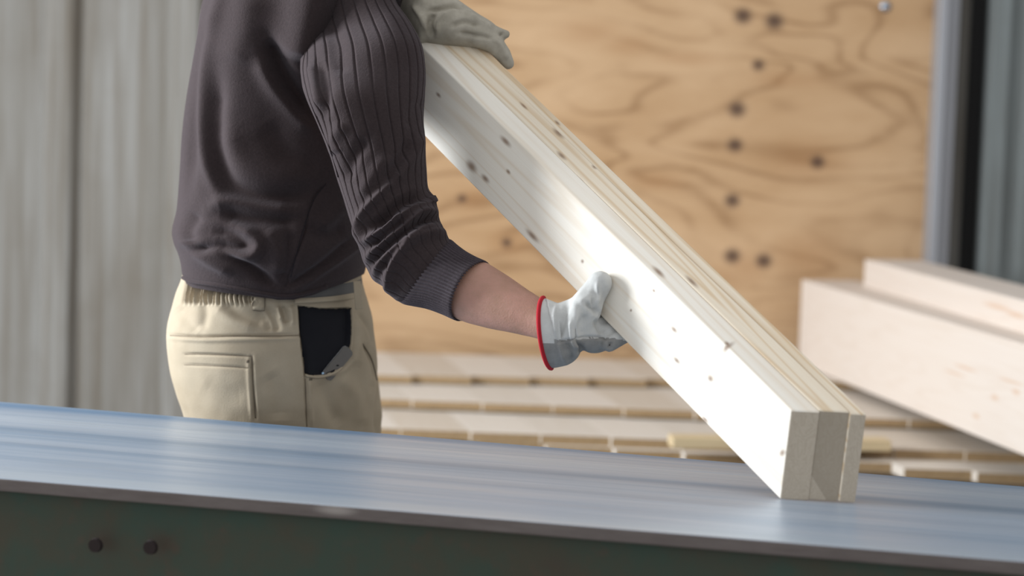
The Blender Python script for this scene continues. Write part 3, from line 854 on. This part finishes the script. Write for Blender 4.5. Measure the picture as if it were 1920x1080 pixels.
# legs
Vh = [Vector(c) for c in co]; Fh = [tuple(p.vertices) for p in me.polygons]
def leg_loft(pts):
    rg = [(c, Vector((r, 0, 0)), Vector((0, r*1.05, 0))) for c, r in pts]
    return loft(rg, 72, 120, 2.1)
hipR, hipL = P(500, 790, 3.86), P(612, 765, 4.02)
gx = root.location.x
legs = []
for hp, fx, fy, r0 in ((hipR, gx-0.05, 3.92, .122), (hipL, gx+0.10, 4.10, .090)):
    pts = [(hp + Vector((0, 0, 0.04)), r0*0.75), (hp + Vector((0, 0, -0.04)), r0*0.97), (hp + Vector((0.0, 0, -0.14)), r0*0.97), (Vector((hp.x*.5+fx*.5, hp.y*.5+fy*.5, 0.52)), .092), (Vector((fx, fy, 0.30)), .082), (Vector((fx, fy, 0.10)), .078)]
    v2, f2 = leg_loft(pts); base = len(Vh); Vh += v2; Fh += [tuple(i+base for i in f) for f in f2]
    legs.append((fx, fy))
# the far thigh seen past the near hip
me2 = mesh(Vh, Fh); fix_normals(me2)
trousers = link('trousers', me2, M_khaki, root)
bm = bmesh.new()
chain(bm, [(P(648,660,4.02), .045), (P(646,720,4.03), .060), (P(643,780,4.03), .069), (P(632,860,4.03), .074)])
link('trouser_leg', remesh(bm, 0.006, 8), M_khaki, trousers)
tt = bvh(me2)
lining = link('pocket_lining', patch(tt, POCK, 0.0015, 0.003, 4.0), M_black, trousers, label='black open pocket lining')
def seam(pts, r, mat, par, off=0.0002, name='seam'):
    l_ = draped_line(tt, pts, off)
    if len(l_) > 3: return link(name, tube_me(l_, r, 6), mat, par)
seam([(319,629),(380,632),(450,631),(520,630),(560,629)], 0.0008, M_khaki_seam, trousers)
seam([(561,575),(564,640),(571,700),(575,800)], 0.0009, M_khaki_seam, trousers)
seam([(472,668),(474,720),(479,784)], 0.0010, M_khaki_seam, trousers)
seam([(680,645),(697,675),(707,716)], 0.0013, M_khaki_seam, trousers)
seam([(346,664),(400,665),(470,668)], 0.0006, M_khaki_seam, trousers)
seam([(346,684),(400,686),(470,690)], 0.0005, M_khaki_seam, trousers)
seam([(659,580),(661,615),(659,645),(651,674),(634,695),(611,705),(590,707),(572,704)], 0.0022, M_khaki, trousers, 0.0006, 'pocket_edge')
link('belt_loop', patch(tt, [(473,552),(496,553),(495,581),(474,580)], 0.0028, 0.003, 5), M_khaki, trousers)
seam([(473,551),(474,566),(474,581)], 0.0009, M_khaki_seam, trousers, 0.002)
seam([(496,552),(496,566),(495,582)], 0.0009, M_khaki_seam, trousers, 0.002)
seam([(474,581),(485,582),(495,582)], 0.0009, M_khaki_seam, trousers, 0.002)
for x0, y0 in ((462, 675), (580, 708)):
    link('bar_tack', patch(tt, [(x0,y0),(x0+5,y0),(x0+5,y0+5),(x0,y0+5)], 0.001, 0.001, 3), M_khaki_seam, trousers)

# belt and waistband
def band(y0, y1, l, r, d, hb, th, name, mat, par, cut=552):
    rg = [tring(l, r, y0, d, hb-th), tring(l-1, r+1, y0, d, hb), tring(l-2, r+2, y1, d, hb+.003), tring(l, r, y1, d, hb-th)]
    V, Fc = loft(rg, 200, 14, 2.2, caps=False)
    Fc = [f for f in Fc if not (pix(V[f[0]])[0] < cut and V[f[0]].y < d)]; m_ = mesh(V, Fc); fix_normals(m_)
    return link(name, m_, mat, par)
band(521, 543, 346, 677, 3.882, .148, .006, 'belt', M_belt, root)
band(513, 522, 345, 676, 3.882, .147, .006, 'waistband', M_khaki, trousers)
band(543, 552, 340, 680, 3.884, .152, .006, 'waistband_edge', M_khaki, trousers)
for (xa, xb) in (((662, 676)),):
    bm = bmesh.new()
    c = [P(xa, 527, 3.772), P(xb, 526, 3.785), P(xb+4, 578, 3.785), P(xa+4, 580, 3.772)]
    hexa(bm, [p for p in c] + [p + Vector((0.001, -0.006, 0)) for p in c]); bevel(bm, 0.001, 2)
    link('belt_loop', bm_mesh(bm), M_khaki, trousers)
for fx, fy in legs:
    bm = bmesh.new(); chain(bm, [(Vector((fx-.03, fy, .055)), .05), (Vector((fx+.06, fy+.01, .05)), .045), (Vector((fx+.16, fy+.02, .042)), .038)])
    chain(bm, [(Vector((fx-.01, fy, .06)), .05), (Vector((fx-.01, fy, .17)), .052)])
    box_bm(bm, fx-.075, fx+.19, fy-.045, fy+.05, 0.0, .03)
    link('boot', remesh(bm, 0.006, 5), M_boot, root)

# ---- phone in the pocket
def slab(c4, th, n):
    bm = bmesh.new(); hexa(bm, [p for p in c4] + [p + n*th for p in c4]); return bm
ctr = drape(tt, 618, 672, 0.004)
ph4 = [drape(tt, 598, 700, 0.0045), drape(tt, 640, 648, 0.0045)]
ea = (ph4[1]-ph4[0]); 
if ea.length > 0: ea.normalize()
view_n = -ray(618, 672).normalized()
side = ea.cross(view_n).normalized()
sfix = side if pix(ctr + side*0.03)[0] > pix(ctr)[0] else -side
nph = ea.cross(sfix); nph = nph if nph.dot(view_n) > 0 else -nph
tiltn = (nph*0.95 + sfix*0.25).normalized(); sid2 = (sfix - tiltn*sfix.dot(tiltn)).normalized()
p0 = ph4[0] - nph*0.001; Lph = (ph4[1]-ph4[0]).length + 0.002
def rr(L, W_, r, n=5):
    out = []
    for cx, cy, a0 in ((L-r, r, -90), (L-r, W_-r, 0), (r, W_-r, 90), (r, r, 180)):
        for i in range(n+1):
            a = math.radians(a0 + 90*i/n); out.append((cx + r*math.cos(a), cy + r*math.sin(a)))
    return out
def round_slab(L, W_, r, z0, z1):
    bm = bmesh.new(); pts = rr(L, W_, r)
    a = [bm.verts.new(p0 + ea*x + sid2*y + tiltn*z0) for x, y in pts]; b = [bm.verts.new(p0 + ea*x + sid2*(y + (0.001 if z0 > 0.001 else 0)) + tiltn*z1) for x, y in pts]
    bm.faces.new(a); bm.faces.new(b)
    for i in range(len(pts)): bm.faces.new((a[i], a[(i+1)%len(pts)], b[(i+1)%len(pts)], b[i]))
    return bm_mesh(bm)
phone = empty('smartphone', p0, 'dark smartphone with bright metal edge tucked in the black trouser pocket', 'phone')
link('phone_body', round_slab(Lph, 0.019, 0.006, 0, 0.0035), M_chrome, phone, smooth=False)
link('phone_back', round_slab(Lph, 0.019, 0.006, 0.0032, 0.0052), M_phone, phone, smooth=False)
bm = bmesh.new(); blob(bm, p0 + ea*0.002 + sid2*0.002 + tiltn*0.004, (0.0022, 0.0022, 0.0022)); link('metal_corner', bm_mesh(bm), plain('pale_blue_metal', (0.45, 0.65, 0.85), 0.2, 0.6), phone)
bm = bmesh.new(); blob(bm, p0 + ea*(Lph*0.45) + sid2*0.012 + tiltn*0.0055, (0.0022, 0.0022, 0.0012)); link('camera_lens', bm_mesh(bm), M_black, phone)

# ---- body (one continuous surface; only the right forearm shows)
bm = bmesh.new()
chain(bm, [(P(520,700,3.92), .10), (P(515,560,3.89), .10), (P(510,400,3.88), .11), (P(530,200,3.88), .11), (P(560,20,3.88), .11), (P(590,-90,3.9), .085), (P(605,-170,3.9), .052), (P(618,-235,3.9), .052)], 0.3)
blob(bm, P(640,-330,3.9), (.085, .078, .115)); blob(bm, P(665,-285,3.91), (.065, .055, .07)); blob(bm, P(600,-345,3.9), (.075, .072, .085))
blob(bm, P(746,-318,3.92), (.018, .014, .024)); blob(bm, P(735,-345,3.92), (.016, .012, .018)); blob(bm, P(728,-285,3.92), (.018, .028, .008)); blob(bm, P(715,-245,3.92), (.025, .024, .02))
blob(bm, P(730,-362,3.9), (.018, .045, .010)); blob(bm, P(630,-318,3.815), (.018, .008, .03)); blob(bm, P(630,-318,3.985), (.018, .008, .03))
# right arm
chain(bm, [(P(620,-60,3.86), .06), (P(665,60,3.72), .048), (P(700,250,3.57), .045), (P(738,425,3.55), .038)])
FA = [(P(740,430,3.55), .034), (P(782,482,3.53), .036), (P(832,516,3.502), .0455), (P(878,542,3.48), .0470), (P(925,563,3.46), .0415), (P(965,580,3.44), .0345), (P(1000,594,3.425), .0295), (P(1035,606,3.41), .027), (P(1070,610,3.40), .027)]
fr_ = resample([list(p)+[r] for p, r in FA], 60)
for q in fr_: blob(bm, Vector(q[:3]), float(q[3]), sub=3)
# left arm
chain(bm, [(P(590,-95,4.0), .06), (P(690,-30,4.15), .045), (P(735,-35,4.02), .038), (P(790,-15,3.87), .028), (P(840,20,3.83), .026)])
# legs
for (fx, fy), hp in zip(legs, (hipR, hipL)):
    chain(bm, [(P(520,720,3.92), .09), (hp + Vector((0,0,-0.05)), .085), (Vector((hp.x*.5+fx*.5, hp.y*.5+fy*.5, 0.50)), .055), (Vector((fx, fy, .32)), .05), (Vector((fx, fy, .06)), .036)])
me = remesh(bm, 0.005, 10)
link('body', me, M_skin, root)
bm = bmesh.new(); blob(bm, P(622,-372,3.9), (.098, .086, .085), sub=3); blob(bm, P(590,-335,3.9), (.075, .080, .095), sub=3)
link('hair', remesh(bm, 0.006, 4), M_hair, root)
for dd_ in (-0.032, 0.032):
    bm = bmesh.new(); blob(bm, P(722,-343,3.905) + Vector((0, dd_, 0)), .011); link('eye', bm_mesh(bm), plain('eye_white', (.7,.7,.7), .2), root)

# ---- right glove
def gcol(me, fn, n=2):
    for p in me.polygons: p.material_index = fn(p.center)
bm = bmesh.new()
fd = front_d
def Pf(px, py, off): return P(px, py, fd(px, py) + off)     # off<0: in front of the white face
dc = fd(1124, 593)
# gauntlet and palm as slices along the hand
GR = [sring((1034,690),(1021,558),3.40,.050,-.004), sring((1040,690),(1030,562),3.40,.049,-.002), sring((1055,687),(1045,568),3.395,.045), sring((1070,682),(1062,562),3.39,.043), sring((1082,672),(1078,556),dc-.012,.040), sring((1092,658),(1092,556),dc-.006,.036),
      sring((1106,662),(1108,570),dc+.004,.034), sring((1122,662),(1120,590),dc+.012,.032), sring((1138,657),(1133,607),dc+.02,.028), sring((1150,657),(1146,622),dc+.028,.022)]
V, Fc = loft(GR, 40, 60, 2.3)
vs = [bm.verts.new(v) for v in V]
for f in Fc: bm.faces.new([vs[i] for i in f])
# thumb up against the white face
chain(bm, [(P(1082,600,dc-.018), .026), (P(1098,577,dc-.020), .0245), (Pf(1108,557,-.020), .0205), (Pf(1119,541,-.018), .0185), (Pf(1125,531,-.018), .0180)])
# four fingers passing under the planks and curling up behind
bn = (WV - Lx*WV.dot(Lx)).normalized()
low = -top_n
for i in range(4):
    base = hit(1128 + i*15, 598 + i*15, B0, front_n)
    r = (.0125, .0130, .0130, .0115)[i]; ln = (.92, 1.0, 1.0, .85)[i]
    e = hit(1140, 612, B0, front_n) - Lx*(-0.040 + i*0.0195)*1.0
    e0 = e + low*(r+.001) - bn*0.012
    e1 = e + low*(r+.001) + bn*0.035*ln
    e2 = e + low*(r+.001) + bn*(0.078)
    e3 = e + top_n*(0.012*ln) + bn*(0.083 + r)
    e4 = e + top_n*(0.030*ln) + bn*(0.080 + r)
    chain(bm, [(P(1118+i*3, 625+i*3, dc+.012), r), (e0, r), (e1, r*1.05), (e2, r), (e3, r*.92), (e4, r*.85)])
me = remesh(bm, 0.0022, 5)
gl = [([(1064,560),(1058,590),(1052,620),(1045,640)], 4, -0.0045), ([(1042,575),(1038,600),(1050,650),(1062,682)], 3.0, 0.0045), ([(1030,600),(1026,625),(1018,645)], 4, -0.003),
      ([(1070,600),(1074,640),(1088,655)], 3, 0.004), ([(1078,610),(1082,635),(1094,660)], 2.6, -0.004), ([(1124,590),(1108,577),(1098,566)], 3.2, -0.0065), ([(1124,584),(1114,570),(1112,556)], 2.4, -0.005),
      ([(1120,530),(1122,555),(1118,570)], 3, 0.003), ([(1012,638),(1045,640),(1075,636),(1110,632),(1150,636)], 1.6, -0.003), ([(1088,648),(1092,662)], 3, -0.006),
      ([(1146,640),(1142,655)], 3, -0.004), ([(1100,590),(1090,610),(1095,630)], 5, -0.004), ([(1060,640),(1072,665),(1068,680)], 3, -0.003), ([(1115,600),(1130,625)], 4, -0.003)]
sculpt(me, [(p, w_, a_*1.35) for p, w_, a_ in gl])
me.materials.append(M_canvas); me.materials.append(M_leather)
for p in me.polygons:
    q = pix(p.center); b_ = np.interp(q[0], [1000,1012,1045,1075,1110,1150,1180], [638,638,640,636,633,634,640])
    p.material_index = 1 if q[1] > b_ else 0
glove = link('glove', me, None, root, label='right work glove of light canvas and grey leather, thumb up against the plank')
rim = []
c_, a_, b_ = sring((1034,691),(1019,558),3.40,.052,.0)
per = Vector(FWD.cross(a_)).normalized()
for j in range(49):
    t = 2*math.pi*j/48
    off = RGT*(-0.012*max(0, -math.sin(t))) + RGT*0.004*max(0, math.sin(t))
    rim.append(c_ + a_*math.cos(t) + FWD*(0.051*math.sin(t)) + off)
link('glove_binding', tube_me(rim, 0.0031, 8), M_red, glove, label='red binding around the glove cuff')
# canvas sleeve of the gauntlet out to the binding
V = []; Fc = []
for k_ in range(4):
    t_ = k_/3
    for j in range(48):
        t = 2*math.pi*j/48
        q = rim[j]; c2, a2, b2 = GR[2]
        V.append(q.lerp(c2 + a2*math.cos(t)*1.0 + FWD*(0.0455*math.sin(t)), t_))
for k_ in range(3):
    for j in range(48):
        Fc.append((k_*48+j, k_*48+(j+1)%48, (k_+1)*48+(j+1)%48, (k_+1)*48+j))
me = mesh(V, Fc); fix_normals(me)
me.materials.append(M_canvas); me.materials.append(M_leather)
for p in me.polygons: p.material_index = 1 if pix(p.center)[1] > 640 else 0
link('glove_cuff', me, None, glove)

# ---- left glove, palm down over the planks
bm = bmesh.new()
def top_pt(s, px, py, off):       # point above the top face of the bundle
    return hit(px, py, T0 + top_n*off, top_n)
tA = T0 + LV*0.97
def on_top(l, w_, h): return T0 + LV*l + WV*w_ + top_n*h
wr = P(772, -18, 3.80)
kn_ = [on_top(0.985 - i*0.040, 0.55, 0.040) for i in range(4)]
d1 = pix(on_top(0.95, 0.5, 0.03))[2]
# back of the hand, its palm side resting on the top faces
def td(px, py): return pix(top_pt(0, px, py, 0.0))[2]
HR = [sring((745,60),(775,-85),3.80,.045), sring((778,86),(798,-55),td(800,86)+.03,.042)]
for (bx, by), (tx, ty), hb in (((800,86),(830,-22),.042), ((835,90),(868,6),.044), ((872,93),(897,26),.042), ((903,97),(920,40),.036), ((925,97),(934,52),.024)):
    HR.append(sring((bx, by), (tx, ty), td(bx, by) + 0.022, hb))
V, Fc = loft(HR, 40, 60, 2.2)
vs = [bm.verts.new(v) for v in V]
for f in Fc: bm.faces.new([vs[i] for i in f])
dk = td(890, 95) + 0.01
chain(bm, [(P(870,50,dk), .022), (P(900,55,dk), .017), (P(925,62,dk-.005), .0125), (P(940,65,dk-.01), .0095), (P(949,64,dk-.012), .0065)])
w0 = WV.dot(bn)
df = pix(T0 + LV*0.97 + WV)[2] + 0.014
chain(bm, [(P(900,70,df), .017), (P(926,82,df), .0155), (P(942,101,df), .0130), (P(953,119,df), .0095)], 0.2)
for i in range(4):
    l_ = 0.985 + i*0.026
    r = (.0115, .013, .013, .012)[i]
    k0 = T0 + LV*(l_+0.01) + bn*(w0*0.75) + top_n*(r*1.2+.012)
    b2 = T0 + LV*l_ + bn*(w0 + 0.000) + top_n*(r+.003)
    c2 = T0 + LV*l_ + bn*(w0 + r + .004) - top_n*0.012
    d2 = T0 + LV*(l_-.004) + bn*(w0 + r + .001) - top_n*0.034
    chain(bm, [(k0, r*1.2), (b2, r*1.1), (c2, r), (d2, r*.85)], 0.2)
me = remesh(bm, 0.0022, 5)
gl = [([(805,20),(830,15),(850,10),(870,14)], 3.5, -0.004), ([(812,70),(806,45),(815,25)], 4, -0.004), ([(820,60),(824,40),(838,22)], 3, 0.0035),
      ([(845,50),(870,40),(900,48)], 4, -0.003), ([(800,60),(790,30),(775,10)], 5, 0.003), ([(860,62),(890,66),(925,70)], 4, -0.003), ([(940,66),(938,60)], 3, -0.003),
      ([(925,72),(940,88),(952,112)], 4, 0.002), ([(880,25),(900,38),(925,52)], 4, 0.002)]
sculpt(me, [(p, w_*0.8, a_*1.9) for p, w_, a_ in gl])
link('glove', me, M_beige_glove, root, label='left beige leather glove laid over the top of the planks')
